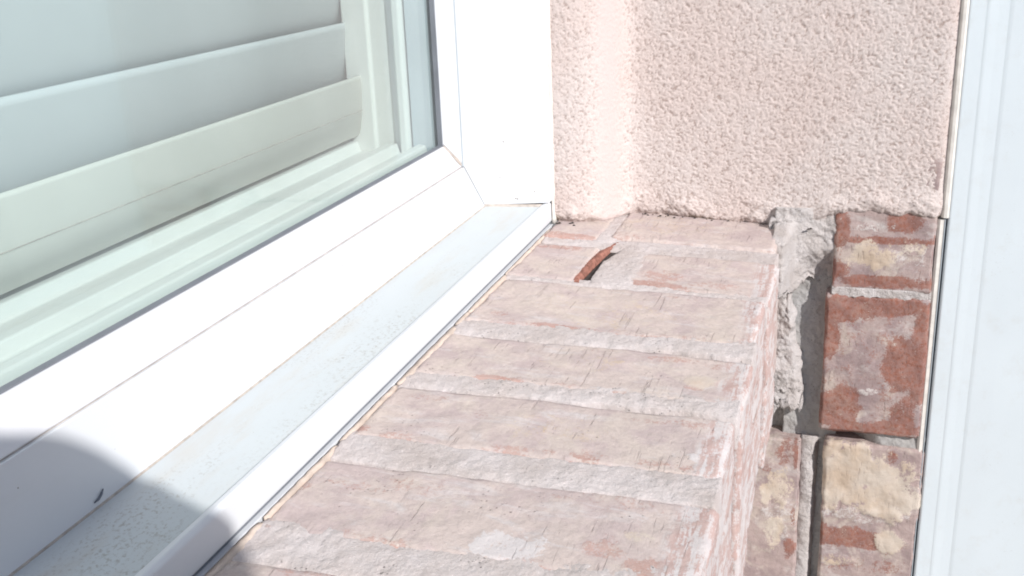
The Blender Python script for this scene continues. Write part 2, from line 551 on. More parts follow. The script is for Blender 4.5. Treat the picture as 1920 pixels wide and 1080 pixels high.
# the fillet of sealant that shows brown in the mitre
V, F = loft([[(X_BEAD - 0.001, YG, Z_BEAD), (X_BEAD + 0.0015, YG - 0.0010, Z_BEAD), (X_BEAD + 0.001, YG + 0.001, Z_BEAD - 0.004)],
             [(X_SASH - 0.0082, YB + 0.0040, Z_SASH + 0.0075), (X_SASH - 0.0015, YB + 0.0040, Z_SASH + 0.0085), (X_SASH - 0.004, YB + 0.009, Z_SASH + 0.004)],
             [(X_SASH - 0.0046, YB + 0.0016, Z_SASH + 0.0010), (X_SASH + 0.0012, YB + 0.0016, Z_SASH + 0.0020), (X_SASH - 0.001, YB + 0.007, Z_SASH - 0.001)]])
fixn(mk('sealant', V, F, M['stain'], win, smooth=False))
along_x('groove', [(YB + 0.0020, Z_SASH + 0.0003), (YB + 0.0020, Z_SASH - 0.0012), (YB + 0.02, Z_SASH - 0.0012), (YB + 0.02, Z_SASH + 0.0003)], XL, X_SASH, M['grime'], win, 0)
along_z('groove', [(X_SASH - 0.0010, YB + 0.0012), (X_SASH + 0.0013, YB + 0.0008), (X_SASH + 0.0013, YB + 0.02), (X_SASH - 0.0010, YB + 0.02)], Z_SASH, ZT, M['spacer'], win, 0)
along_x('gasket_gap_strip', [(YG - 0.0004, Z_BEAD + 0.0007), (YG - 0.0004, Z_BEAD - 0.001), (YG + 0.004, Z_BEAD - 0.001), (YG + 0.004, Z_BEAD + 0.0007)], XL, X_BEAD, M['gasket_gap_strip'], win, 0)
along_z('gasket_gap_strip', [(X_BEAD - 0.0010, YG - 0.0002), (X_BEAD + 0.001, YG - 0.0002), (X_BEAD + 0.001, YG + 0.004), (X_BEAD - 0.0010, YG + 0.004)], Z_BEAD, ZT, M['gasket_gap_strip'], win, 0)
V, F = box(XL, X_BEAD + 0.004, YG + 0.0042, YG + 0.0072, Z_BEAD - 0.004, ZT)
fixn(mk('glass_pane', V, F, M['glass'], win, smooth=False))
# behind the glass: grey spacer, stepped inner track, inner jamb and its lip
along_z('spacer', [(0.8515, YG + 0.0076), (0.8640, YG + 0.0076), (0.8640, 0.3625), (0.8455, 0.3625)], -0.20, ZT, M['spacer'], win, 0.0004)
track = [(0.3475, -0.1905), (0.3500, -0.1780), (0.3570, -0.1772), (0.3585, -0.1850), (0.3740, -0.1850), (0.3765, -0.1770),
         (0.3860, -0.1770), (0.3885, -0.1845), (0.4110, -0.1845), (0.4140, -0.1760), (0.4240, -0.1755), (0.4260, -0.1800),
         (0.60, -0.1800), (0.60, -0.21), (0.3475, -0.21)]
along_x('track', track, XL, 0.8440, M['inside'], win, 0.0012)
along_z('inner_jamb', [(0.8440, 0.3640), (0.8400, 0.3660), (0.8400, 0.3720), (0.8470, 0.3735), (0.8470, 0.3960), (0.8440, 0.3975), (0.8440, 0.4200),
                       (0.8520, 0.4215), (0.8520, 0.60), (0.90, 0.60), (0.90, 0.3660)], -0.2, ZT, M['inside'], win, 0.0012)
along_z('inner_jamb', [(XL + 0.04, 0.364), (XL + 0.04, 0.60), (XL, 0.60), (XL, 0.364)], -0.2, ZT, M['inside'], win, 0.0012)

# ------------------------------------------------------------------ blind behind the glass
bl = thing('window_blind', (0.05, 0.425, -0.170), 'cream horizontal slat blind hanging behind the window glass', 'blind')


def slat(name, x0, x1, chord, corner):
    """closed thin slat: chord is a list of (y, z) from lower to upper edge; rounded ends"""
    th = 0.0014
    n = len(chord)
    L = [0]
    for a, b in zip(chord[:-1], chord[1:]):
        L.append(L[-1] + math.hypot(b[0] - a[0], b[1] - a[1]))
    V, F = [], []
    xs_n = 3
    rows = []
    for i, (y, z) in enumerate(chord):
        a, b = chord[max(i - 1, 0)], chord[min(i + 1, n - 1)]
        ty, tz = b[0] - a[0], b[1] - a[1]
        l = math.hypot(ty, tz)
        ny, nz = -tz / l * th, ty / l * th
        e = min(L[i], (L[-1] - L[i]) if corner == 2 else 9)
        ins = 0.0
        if e < 0.022:
            q = 1 - e / 0.022
            ins = 0.013 * (1 - math.sqrt(max(0, 1 - q * q)))
        rows.append([(x0 + ins, y + ny, z + nz), (x1 - ins, y + ny, z + nz), (x1 - ins, y - ny, z - nz), (x0 + ins, y - ny, z - nz)])
    V, F = loft(rows)
    return V, F


def arc(y0, z0, y1, z1, sag, n=14):
    out = []
    dy, dz = y1 - y0, z1 - z0
    l = math.hypot(dy, dz)
    for i in range(n):
        t = i / (n - 1)
        s = sag * 4 * t * (1 - t)
        out.append((y0 + dy * t - dz / l * s, z0 + dz * t + dy / l * s))
    return out


XR = 0.853
V, F = slat('bottom_slat', XL + 0.05, XR + 0.001, arc(0.4130, -0.1700, 0.4080, -0.1190, 0.0022, 18), 1)
o = fixn(mk('slat', V, F, M['slat'], bl))
o['label'] = 'upright sunlit bottom slat with a rounded corner'
V, F = box(XL + 0.06, XR - 0.006, 0.4066, 0.4075, -0.1486, -0.1482)
mk('crease', V, F, M['grime'], o, smooth=False)  # thin grey strip stands in for the shaded crease line
proto = None
for k in range(16):
    zt = -0.0745 + 0.0520 * k
    if zt > ZT - 0.03:
        break
    if proto is None:
        V, F = slat('slat', XL + 0.05, XR, arc(0.4290, -0.1420, 0.4180, -0.0745, 0.0016), 1)
        proto = fixn(mk('slat', V, F, M['blind'], bl))
    else:
        c = proto.copy()
        c.location.z += 0.052 * k
        c.rotation_euler.x = rng.uniform(-0.015, 0.015) * 0
        c.parent = bl
        col.objects.link(c)
for xc in (0.18, -0.35):
    V, F = tube([(xc, 0.4165, ZT - 0.01), (xc, 0.4165, -0.12)], [0.0007, 0.0007], 6)
    mk('ladder_cord', V, F, M['slat'], bl)

# ------------------------------------------------------------------ bricks
def rounded_box(x0, x1, y0, y1, z0, z1, r, step):
    """grid over the six sides of a rounded box: V, F, N"""
    c = np.array([(x0 + x1) / 2, (y0 + y1) / 2, (z0 + z1) / 2])
    hs = np.array([(x1 - x0) / 2, (y1 - y0) / 2, (z1 - z0) / 2])
    Vs, Fs, base = [], [], 0
    for ax in range(3):
        u, v = [(1, 2), (2, 0), (0, 1)][ax]
        nu = max(3, int(2 * hs[u] / step) + 1)
        nv = max(3, int(2 * hs[v] / step) + 1)
        gu = np.linspace(-1, 1, nu) * hs[u]
        gv = np.linspace(-1, 1, nv) * hs[v]
        for sg in (-1, 1):
            P = np.zeros((nu, nv, 3))
            P[..., u] = gu[:, None]
            P[..., v] = gv[None, :]
            P[..., ax] = sg * hs[ax]
            f = grid_faces(nu, nv, base)
            if sg < 0:
                f = f[:, ::-1]
            Vs.append(P.reshape(-1, 3))
            Fs.append(f)
            base += nu * nv
    P = np.concatenate(Vs)
    inner = np.clip(P, -(hs - r), hs - r)
    d = P - inner
    N = d / np.maximum(np.linalg.norm(d, axis=1, keepdims=True), 1e-9)
    return inner + N * r + c, np.concatenate(Fs), N


def paint(P, spots, ch, seed=0.0, warp=0.75, scale=70):
    """soft-edged ragged spots (centre, radii, strength) as a 0..1 field"""
    out = np.zeros(len(P))
    w = fbm(P, scale, 5, 5.1 + seed, 0.65) * 2
    for c, rad, s in spots:
        d = np.linalg.norm((P - np.array(c)) / np.array(rad), axis=1) + w * warp
        out = np.maximum(out, s * (1 - sstep(0.60, 1.25, d)))
    return out


def brick(parent, b, mat, red=(), lime=(), cream=(), ends=None, lift=0.0011, r=0.0026, step=0.0024, rough=0.0016, seed=0.0, drop=0.0, slope=0.0, skew=0.0, basevals=(0.0, 0.0, 0.0), label=None):
    P, F, N = rounded_box(*b, r, step)
    Q = P + seed * 3.7
    R_ = np.clip(paint(P, red, 0, seed) + basevals[0], 0, 1)
    G_ = np.clip(paint(P, lime, 0, seed + 3) + basevals[1], 0, 1)
    B_ = np.clip(paint(P, cream, 0, seed + 7) + basevals[2], 0, 1)
    A_ = np.zeros(len(P))
    if ends is not None:
        A_ = sstep(ends + 0.006, ends - 0.004, P[:, 1]) if False else 1 - sstep(ends - 0.002, ends + 0.008, P[:, 1] + fbm(Q, 60, 3) * 0.02)
    eg = 1 - np.max(np.abs(N), axis=1)
    R_ = np.clip(R_ + 0.55 * sstep(0.05, 0.25, eg) * np.clip(fbm(Q, 38, 4, 12.0) * 3 + 0.45, 0, 1), 0, 1)
    if ends is not None:                             # worn red arris on the near side of each sill brick
        ww = P[:, 0] - b[0] + fbm(Q, 90, 4, 15.0) * 0.010
        R_ = np.clip(R_ + 0.55 * (1 - sstep(0.006, 0.0125, ww)) * np.clip(fbm(Q, 30, 4, 16.0) * 3.0 + 0.40, 0, 1), 0, 1)
    D = fbm(Q, 22, 3, 2.0) * rough * 2.2 + fbm(Q, 110, 4, 8.0) * rough
    fl = np.floor((fbm(Q, 26, 4, 21.0, 0.6) + 0.5) * 7) / 7 - 0.5
    D += 0.0032 * fl * sstep(0.3, 0.6, B_ + 0.6 * G_) * (1 if ends is None else 0.25)
    D += lift * 0.55 * (sstep(0.35, 0.6, G_ + fbm(Q, 120, 3, 4) * 0.4) + sstep(0.4, 0.55, B_ + fbm(Q, 90, 3, 9) * 0.3)) * 0.8
    # chipped arrises
    edge = 1 - np.max(np.abs(N), axis=1)
    D -= sstep(0.1, 0.4, edge) * np.clip(fbm(Q, 60, 4, 6.0, 0.65) + 0.12, 0, 1) * 0.009
    P = P + N * D[:, None]
    P[:, 0] += skew * (P[:, 1] - 0.16)
    P[:, 2] += slope * (P[:, 1] - 0.265) + drop
    o = mk('brick', P, F, mat, parent, attr=np.stack([R_, G_, B_, A_], 1))
    if label:
        o['label'] = label
    return o


def ribbon(name, parent, path, half, crown, edge_drop, mat, seed, rough=0.0022, nz=0.0012, nu=150, nv=26):
    """rough mortar bed along path [(x, y, z)], domed across x; where it dips under the bricks they show"""
    path = np.array(path, float)
    s = np.linspace(0, 1, nu)
    L = np.concatenate([[0], np.cumsum(np.linalg.norm(np.diff(path, axis=0), axis=1))])
    L /= L[-1]
    C = np.stack([np.interp(s, L, path[:, k]) for k in range(3)], 1)
    t = np.linspace(-1, 1, nv)
    hw_ = np.interp(s, L, half) if np.ndim(half) else np.full(nu, half)
    P = np.zeros((nu, nv, 3))
    wl = fbm(np.stack([C[:, 1], C[:, 1] * 0, C[:, 1] * 0], 1) + seed, 45, 4, seed, 0.65) * 0.010
    wr = fbm(np.stack([C[:, 1], C[:, 1] * 0, C[:, 1] * 0], 1) + seed + 9, 45, 4, seed, 0.65) * 0.010
    P[..., 0] = C[:, 0:1] + t[None, :] * hw_[:, None] + np.where(t[None, :] < 0, wl[:, None], wr[:, None]) * np.abs(t[None, :])
    P[..., 1] = C[:, 1:2]
    P[..., 2] = C[:, 2:3] + crown - edge_drop * np.abs(t[None, :]) ** 4
    P = P.reshape(-1, 3)
    n = fbm(P + seed, 85, 5, seed, 0.65) * rough * 1.05 + fbm(P + seed, 230, 4, seed, 0.7) * nz * 1.7
    P[:, 2] += n
    V = np.concatenate([P, P + np.array([0, 0, -0.02])])       # give it a body
    F = grid_faces(nu, nv)[:, ::-1].tolist()
    m = nu * nv
    ring = [i * nv for i in range(nu)] + [(nu - 1) * nv + j for j in range(1, nv)] + [i * nv + nv - 1 for i in range(nu - 2, -1, -1)] + [j for j in range(nv - 2, 0, -1)]
    for a, b2 in zip(ring, ring[1:] + ring[:1]):
        F.append((a, b2, b2 + m, a + m))
    o = mk(name, V, F, mat, parent)
    return fixn(o)


SL = 0.045                                    # fall of the sill, outwards
Y0, YE = 0.2628, 0.0535                       # inner and outer end of the sill bricks


def zs(y):
    return -0.2715 + SL * (y - 0.265)


sill = thing('brick_sill', (0.55, 0.16, -0.425), 'sloping whitewashed rowlock brick sill under the white window', 'sill')
ZB, ZTp = -0.420, -0.2715
sb = M['brick']
kw = dict(slope=SL, skew=-0.065, ends=0.066)
T = -0.272


def at(x, y):                                 # a place on the sill top, as written before skew
    return (x + 0.065 * (y - 0.16), y, T)


def S(x, y, rx, ry, s=1.0, rz=0.02):
    return (at(x, y), (rx, ry, rz), s)


# nearest brick first
brick(sill, (0.296, 0.371, YE + 0.0015, Y0, ZB, ZTp), sb, seed=1, red=[S(0.365, 0.20, 0.006, 0.05, 0.6)], lime=[S(0.355, 0.13, 0.012, 0.06, 0.7)], **kw)
brick(sill, (0.397, 0.470, YE - 0.0015, Y0, ZB, ZTp), sb, seed=2,
      red=[S(0.395, 0.13, 0.006, 0.08, 0.8), S(0.41, 0.075, 0.012, 0.014, 0.75), S(0.44, 0.235, 0.008, 0.02, 0.45), S(0.452, 0.20, 0.01, 0.02, 0.4), S(0.425, 0.10, 0.01, 0.012, 0.5), S(0.465, 0.10, 0.008, 0.05, 0.35), S(0.433, 0.26, 0.006, 0.006, 0.7)],
      lime=[S(0.412, 0.145, 0.014, 0.017, 0.85), S(0.405, 0.063, 0.014, 0.008, 0.9)], cream=[S(0.438, 0.085, 0.008, 0.009, 0.7)], **kw)
brick(sill, (0.498, 0.570, YE + 0.0018, Y0, ZB, ZTp), sb, seed=3,
      red=[S(0.512, 0.085, 0.006, 0.02, 0.55), S(0.552, 0.235, 0.006, 0.014, 0.5), S(0.562, 0.09, 0.005, 0.03, 0.55), S(0.51, 0.13, 0.006, 0.02, 0.45), S(0.54, 0.20, 0.006, 0.01, 0.4), S(0.501, 0.258, 0.006, 0.006, 0.7)],
      lime=[S(0.525, 0.063, 0.022, 0.012, 0.9)], cream=[S(0.535, 0.15, 0.022, 0.035, 0.38)], **kw)
brick(sill, (0.590, 0.661, YE - 0.0008, Y0, ZB, ZTp), sb, seed=4,
      red=[S(0.588, 0.21, 0.006, 0.02, 0.6), S(0.59, 0.13, 0.005, 0.02, 0.55), S(0.654, 0.10, 0.006, 0.03, 0.6), S(0.615, 0.085, 0.005, 0.008, 0.6), S(0.655, 0.15, 0.006, 0.02, 0.4), S(0.655, 0.075, 0.008, 0.02, 0.55)],
      cream=[S(0.625, 0.08, 0.010, 0.012, 0.8), S(0.63, 0.16, 0.018, 0.03, 0.36)], **kw)
brick(sill, (0.687, 0.784, YE + 0.0022, Y0, ZB, ZTp), sb, seed=5,
      red=[S(0.69, 0.19, 0.005, 0.03, 0.5), S(0.688, 0.07, 0.006, 0.02, 0.7), S(0.775, 0.115, 0.004, 0.02, 0.5), S(0.70, 0.24, 0.006, 0.008, 0.6)],
      cream=[S(0.735, 0.17, 0.04, 0.06, 0.42), S(0.70, 0.08, 0.006, 0.006, 0.6)], **kw)
# the broken course: a grey half brick, a dark crack with a red broken edge, mortar, and a red half brick
def crack_y(x):
    return float(np.interp(x, [0.786, 0.794, 0.805, 0.820, 0.840, 0.860, 0.880, 0.898, 0.906], [0.2012, 0.2030, 0.2038, 0.2030, 0.2022, 0.1996, 0.1972, 0.1945, 0.1925]))


hb = brick(sill, (0.792, 0.888, 0.2068, 0.2650, ZB, ZTp - 0.0004), M['brick'], seed=6, slope=SL, skew=-0.03, red=[S(0.872, 0.245, 0.008, 0.022, 0.75)], basevals=(0.0, 0.12, 0.0), label='grey broken half brick')
brick(sill, (0.792, 0.882, YE - 0.001, 0.1720, ZB, ZTp - 0.0008), sb, seed=7, slope=SL, skew=-0.03, ends=0.066,
      red=[S(0.803, 0.15, 0.009, 0.035, 0.95), S(0.825, 0.14, 0.016, 0.020, 0.62), S(0.815, 0.10, 0.010, 0.03, 0.45)], lime=[S(0.79, 0.135, 0.006, 0.02, 0.8)], label='half brick with a worn red face')
secs = []
for i in range(60):
    x = 0.7895 + (0.9035 - 0.7895) * i / 59
    y = crack_y(x)
    j = [rng.uniform(-0.0007, 0.0007) for _ in range(4)]
    fat = 0.35 + 0.65 * math.sin(math.pi * (i + 1) / 61)
    z = zs(y)
    secs.append([(x, y + 0.0140, z - 0.004), (x, y + 0.0030 * fat + 0.0006 + j[0], z + 0.0002), (x, y + 0.0017 * fat + j[1], z - 0.0010 + j[3]),
                 (x, y + 0.0012 * fat + j[2], z - 0.0026 * fat - 0.001), (x, y + 0.0002 + j[1], z - 0.0070), (x, y - 0.0020, z - 0.014), (x, y + 0.0140, z - 0.014)])
V, F = loft(secs)
fixn(mk('broken_edge', V, F, M['fracture'], sill))['label'] = 'red broken edge along a dark crack'


def slab(name, parent, xs_, ylo, yhi, ny_, zf, mat, seed, r1, r2, ragged):
    """rough mortar surface over x with its own outline in y"""
    nx_ = len(xs_)
    P = np.zeros((nx_, ny_, 3))
    for i, x in enumerate(xs_):
        P[i, :, 0] = x
        P[i, :, 1] = np.linspace(ylo(x), yhi(x), ny_)
    P = P.reshape(-1, 3)
    tq = np.tile(np.linspace(0, 1, ny_), nx_)
    P[:, 2] = zf(P, tq) + fbm(P, 85, 5, seed, 0.65) * r1 + fbm(P, 400, 3, seed + 1) * r2
    P[:, 1] += fbm(P, 90, 4, seed + 2) * ragged
    V = np.concatenate([P, P + np.array([0, 0, -0.016])])
    F = grid_faces(nx_, ny_)[:, ::-1].tolist()
    m = nx_ * ny_
    ring = [i * ny_ for i in range(nx_)] + [(nx_ - 1) * ny_ + j for j in range(1, ny_)] + [i * ny_ + ny_ - 1 for i in range(nx_ - 2, -1, -1)] + [j for j in range(ny_ - 2, 0, -1)]
    for a, b2 in zip(ring, ring[1:] + ring[:1]):
        F.append((a, b2, b2 + m, a + m))
    return fixn(mk(name, V, F, mat, parent))


slab('mortar_joint', sill, np.linspace(0.789, 0.905, 90), lambda x: 0.158, lambda x: crack_y(x) - 0.0062 - 0.003 * abs(x - 0.845) / 0.055, 40,
     lambda P, t: zs(P[:, 1]) - 0.0002 - 0.0012 * sstep(0.25, 0.0, t) - 0.0006 * sstep(0.9, 1.0, t), M['mortar'], 17, 0.0020, 0.0012, 0.0018)
V, F = loft([[(0.786, crack_y(0.79) + 0.002, zs(0.2) - 0.0042), (0.786, crack_y(0.79) - 0.006, zs(0.2) - 0.0042)], [(0.906, crack_y(0.9) + 0.003, zs(0.2) - 0.0042), (0.906, crack_y(0.9) - 0.008, zs(0.2) - 0.0042)]], closed=False)
mk('crack', V, F, M['crumb_crack_shade'], sill, smooth=False)  # near-black floor sheet: the crack's shade put in as colour
# last course, tucked under the stucco
brick(sill, (0.914, 1.030, YE + 0.005, 0.2050, ZB, ZTp + 0.0015), sb, seed=8, slope=SL, skew=-0.02, red=[S(0.918, 0.19, 0.008, 0.03, 0.5), S(0.95, 0.12, 0.01, 0.02, 0.3)], cream=[S(0.965, 0.16, 0.03, 0.05, 0.42)])
brick(sill, (0.902, 0.990, 0.2130, 0.2640, ZB, ZTp + 0.0012), sb, seed=9, slope=SL, skew=-0.02, red=[S(0.902, 0.245, 0.010, 0.022, 0.85), S(0.903, 0.222, 0.008, 0.01, 0.7)])

# mortar beds between them
beds = [((0.383, 0.404), 0.0205, 11, 0.0007), ((0.483, 0.493), 0.0185, 12, 0.0008), ((0.578, 0.597), 0.0150, 13, 0.0006), ((0.673, 0.692), 0.0180, 14, 0.0006), ((0.789, 0.797), 0.0075, 15, -0.0002)]
for (xi, xo), hwid, sd, cr in beds:
    pts = [(xi, 0.2632, zs(0.2632)), ((xi + xo) / 2 + rng.uniform(-0.002, 0.002), 0.16, zs(0.16)), (xo, YE + 0.001, zs(YE + 0.001))]
    ribbon('mortar_joint', sill, pts, [hwid * 1.0, hwid * 0.96, hwid * 0.85], cr - 0.0007, 0.0016, M['mortar'], sd)
ribbon('mortar_joint', sill, [(0.898, 0.262, zs(0.262)), (0.901, 0.16, zs(0.16)), (0.899, YE + 0.002, zs(YE))], [0.010, 0.021, 0.024], -0.0005, 0.0020, M['mortar'], 16)
slab('mortar_joint', sill, np.linspace(0.900, 1.0, 60), lambda x: 0.1980, lambda x: 0.2190, 24, lambda P, t: zs(P[:, 1]) + 0.0008 - 0.002 * np.abs(2 * t - 1) ** 3, M['mortar'], 19, 0.0024, 0.0012, 0.002)
# core under the joints so that no light leaks through
V, F = box(0.27, 1.03, YE + 0.012, 0.2600, ZB + 0.002, -0.292)
mk('mortar_core', V, F, M['greymortar'], sill, smooth=False)


# ------------------------------------------------------------------ caulk along the frame
ck = thing('caulk_bead', (0.6, 0.265, -0.273), 'tan weathered caulk strip between window frame and brick sill', 'caulk')
for xa, xb, w in ((0.790, 0.925, 0.0020), (0.699, 0.786, 0.0030), (0.671, 0.697, 0.0026), (0.565, 0.668, 0.0042), (0.484, 0.562, 0.0024), (0.400, 0.478, 0.0022), (0.300, 0.395, 0.0034)):
    if w == 0:
        continue
    secs = []
    n = 28
    for i in range(n):
        t = i / (n - 1)
        x = xa + (xb - xa) * t
        e = math.sin(math.pi * min(1, max(0, t))) ** 0.35
        ww = w * (0.55 + 0.6 * e) + rng.uniform(-0.0005, 0.0005)
        y1 = 0.2648 + rng.uniform(-0.0003, 0.0003)
        z0 = zs(0.262)
        secs.append([(x, y1, z0 - 0.006), (x, y1 + 0.0002, z0 + 0.0004 * e), (x, y1 - ww * 0.5, z0 + 0.0007 * e), (x, y1 - ww, z0 + 0.0003 * e), (x, y1 - ww - 0.001, z0 - 0.004)])
    V, F = loft(secs)
    fixn(mk('caulk_strip', V, F, M['caulk'], ck))

# ------------------------------------------------------------------ stucco return wall
st = thing('stucco_wall', (0.99, 0.09, -0.27), 'pinkish rough stucco wall beside the window with a smooth trowelled corner', 'wall')
prof = [(0.9475, 0.2700), (0.9470, 0.2580), (0.9500, 0.2420), (0.9535, 0.2330), (0.9590, 0.2255), (0.9660, 0.2205), (0.9760, 0.2155), (0.9860, 0.2110),
        (0.9935, 0.2065), (0.9965, 0.2030), (0.9985, 0.1980), (1.0000, 0.1850), (1.0000, 0.05), (1.0000, -0.072), (1.0005, -0.0775), (1.0030, -0.0815), (1.0080, -0.0835), (1.02, -0.084)]
prof = np.array(prof)
L = np.concatenate([[0], np.cumsum(np.linalg.norm(np.diff(prof, axis=0), axis=1))])
du = 0.0008
uu = np.arange(0, L[-1], du)
px = np.interp(uu, L, prof[:, 0])
py = np.interp(uu, L, prof[:, 1])
k = 9                                          # soften the corners
ker = np.ones(2 * k + 1) / (2 * k + 1)
px = np.convolve(np.pad(px, k, mode='edge'), ker, 'valid')
py = np.convolve(np.pad(py, k, mode='edge'), ker, 'valid')
zbot = np.interp(py, [-0.08, 0.0, 0.05, 0.10, 0.19, 0.205, 0.215, 0.235, 0.265], [-0.268, -0.2665, -0.2825, -0.2805, -0.2740, -0.2745, -0.2765, -0.2735, -0.2720])
nv = 430
tt = np.linspace(0, 1, nv) ** 1.12
ztop = 0.10
nu = len(uu)
lipn = fbm(np.stack([px * 0, py, py * 0], 1), 60, 4, 3.3, 0.65) * 0.012
P = np.zeros((nu, nv, 3))
P[..., 0] = px[:, None]
P[..., 1] = py[:, None]
zb = zbot + lipn
P[..., 2] = zb[:, None] + (ztop - zb[:, None]) * tt[None, :]
tx = np.gradient(px)
ty = np.gradient(py)
tl = np.hypot(tx, ty)
NX, NY = (ty / tl), (-tx / tl)                 # outwards: towards -x on the main face
N = np.zeros((nu, nv, 3))
N[..., 0] = NX[:, None]
N[..., 1] = NY[:, None]
Pf = P.reshape(-1, 3)
Nf = N.reshape(-1, 3)
smooth_m = np.exp(-((py - 0.2185) / 0.0078) ** 2)
smooth_m = np.repeat(smooth_m, nv)
hgt = Pf[:, 2] - np.repeat(zb, nv)
# crusty grain: clumps with dark pits between, some lean to the lower right
Qs = np.stack([Pf[:, 0], Pf[:, 1] * 1.0 + 0.25 * Pf[:, 2], Pf[:, 2] * 1.1 - 0.2 * Pf[:, 1]], 1)
g1 = fbm(Qs, 600, 2, 0.0, 0.6)
g2 = fbm(Qs, 190, 3, 4.0)
g3 = np.abs(fbm(Qs, 420, 2, 9.0))
grain = g1 * 0.0014 + g2 * 0.0008 + g3 * 0.0006
amp = 1 - 0.55 * np.clip(smooth_m, 0, 1)
amp = amp * np.where(Pf[:, 1] < -0.072, 0.45, 1.0)
D = grain * amp + 0.0016 * np.exp(-((Pf[:, 1] - 0.10) / 0.2) ** 2)
# the ragged swelling along the bottom edge and the trowel ridge on the right
lip = np.exp(-((hgt - 0.012) / 0.010) ** 2)
D += lip * np.clip(fbm(Qs, 45, 3, 2.2) + 0.12, 0, 1) * 0.010 * (1 - smooth_m)
D -= np.exp(-(hgt / 0.0035) ** 2) * 0.004
Pf = Pf + Nf * D[:, None]
pit = sstep(-0.09, -0.26, g1 + 0.25 * g2) * (1 - smooth_m)
nlow = fbm(Qs, 30, 3, 6.0)
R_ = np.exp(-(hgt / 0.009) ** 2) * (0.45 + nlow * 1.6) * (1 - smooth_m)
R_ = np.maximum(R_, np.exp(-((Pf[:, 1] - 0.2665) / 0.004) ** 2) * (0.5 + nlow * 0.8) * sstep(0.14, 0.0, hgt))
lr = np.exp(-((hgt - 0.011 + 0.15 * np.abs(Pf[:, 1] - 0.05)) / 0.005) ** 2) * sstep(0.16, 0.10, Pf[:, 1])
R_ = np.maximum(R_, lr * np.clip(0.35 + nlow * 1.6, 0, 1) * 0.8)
att = np.stack([np.clip(R_, 0, 1), np.clip(smooth_m * 1.1, 0, 1), pit, np.zeros(len(Pf))], 1)
Fg = grid_faces(nu, nv)
# underside and back so that the coat has thickness
bot = np.arange(nu) * nv
back = Pf[bot] + np.stack([-NX * 0.022, -NY * 0.022, np.zeros(nu)], 1)
Vall = np.concatenate([Pf, back])
Fu = np.stack([bot[:-1], len(Pf) + np.arange(nu - 1), len(Pf) + np.arange(1, nu), bot[1:]], 1)
att = np.concatenate([att, np.tile([0.8, 0, 0.3, 0], (nu, 1))])
o = mk('stucco_coat', Vall, np.concatenate([Fg, Fu]), M['stucco'], st, attr=att)
V, F = box(0.958, 1.30, 0.233, 0.52, -0.268, 1.6)
mk('wall_core', V, F, M['wall'], st, smooth=False)
V, F = box(1.012, 1.30, -0.07, 0.232, -0.272, 1.6)
mk('wall_core', V, F, M['wall'], st, smooth=False)
V, F = box(1.0005, 1.0115, -0.076, 0.205, 0.099, 1.6)
mk('upper_coat', V, F, M['wall'], st, smooth=False)
V, F = box(0.948, 0.957, 0.23, 0.268, 0.099, 1.6)
mk('upper_coat', V, F, M['wall'], st, smooth=False)
# caulk bead between jamb and stucco
secs = []
for i in range(70):
    z = -0.272 + 0.4 * i / 69
    w = rng.uniform(-0.0004, 0.0004)
    secs.append([(0.9440, 0.2672, z), (0.9450, 0.2655 + w, z), (0.9475, 0.2642 + w, z), (0.9510, 0.2650, z), (0.9500, 0.2700, z)])
V, F = loft(secs)
fixn(mk('caulk_strip', V, F, M['whitecaulk'], st))

# ------------------------------------------------------------------ brick pier under the stucco
pier = thing('brick_wall', (1.0, 0.03, -0.90), 'weathered red and cream brickwork below the stucco beside the white door frame', 'wall')
X1 = 1.0
wb = M['wallbrick']


def W(y, z, ry, rz, s=1.0):
    return ((X1, y, z), (0.02, ry, rz), s)


wk = dict(step=0.0018, r=0.0022, rough=0.0019)
BX = X1 + 0.09
brick(pier, (X1, BX, -0.0775, 0.0100, -0.3395, -0.200), wb, seed=21, lift=0.0018,
      red=[W(0.006, -0.278, 0.010, 0.020, 0.9), W(-0.050, -0.272, 0.018, 0.010, 0.85), W(-0.03, -0.290, 0.05, 0.004, 0.75), W(-0.03, -0.330, 0.05, 0.006, 0.85), W(0.008, -0.322, 0.012, 0.010, 0.8)],
      cream=[W(-0.022, -0.305, 0.024, 0.015, 0.72), W(-0.06, -0.298, 0.014, 0.008, 0.5)], lime=[W(-0.055, -0.305, 0.02, 0.010, 0.5), W(-0.02, -0.278, 0.02, 0.006, 0.5)], label='top brick with cream smears, half under the stucco', basevals=(0.22, 0.0, 0.0), **wk)
brick(pier, (X1 - 0.001, BX, -0.0785, 0.0145, -0.4870, -0.3440), wb, seed=22,
      red=[W(-0.03, -0.352, 0.06, 0.012, 1.0), W(0.011, -0.375, 0.009, 0.035, 1.0), W(-0.0725, -0.40, 0.008, 0.06, 0.95), W(-0.055, -0.415, 0.016, 0.028, 0.95), W(-0.004, -0.462, 0.022, 0.022, 1.0), W(-0.045, -0.480, 0.05, 0.008, 0.7), W(-0.0, -0.365, 0.03, 0.010, 0.8), W(-0.064, -0.46, 0.014, 0.02, 0.6)],
      lime=[W(-0.028, -0.441, 0.010, 0.006, 0.7)], basevals=(0.36, 0.0, 0.0), label='deep red brick with worn mauve face', **wk)
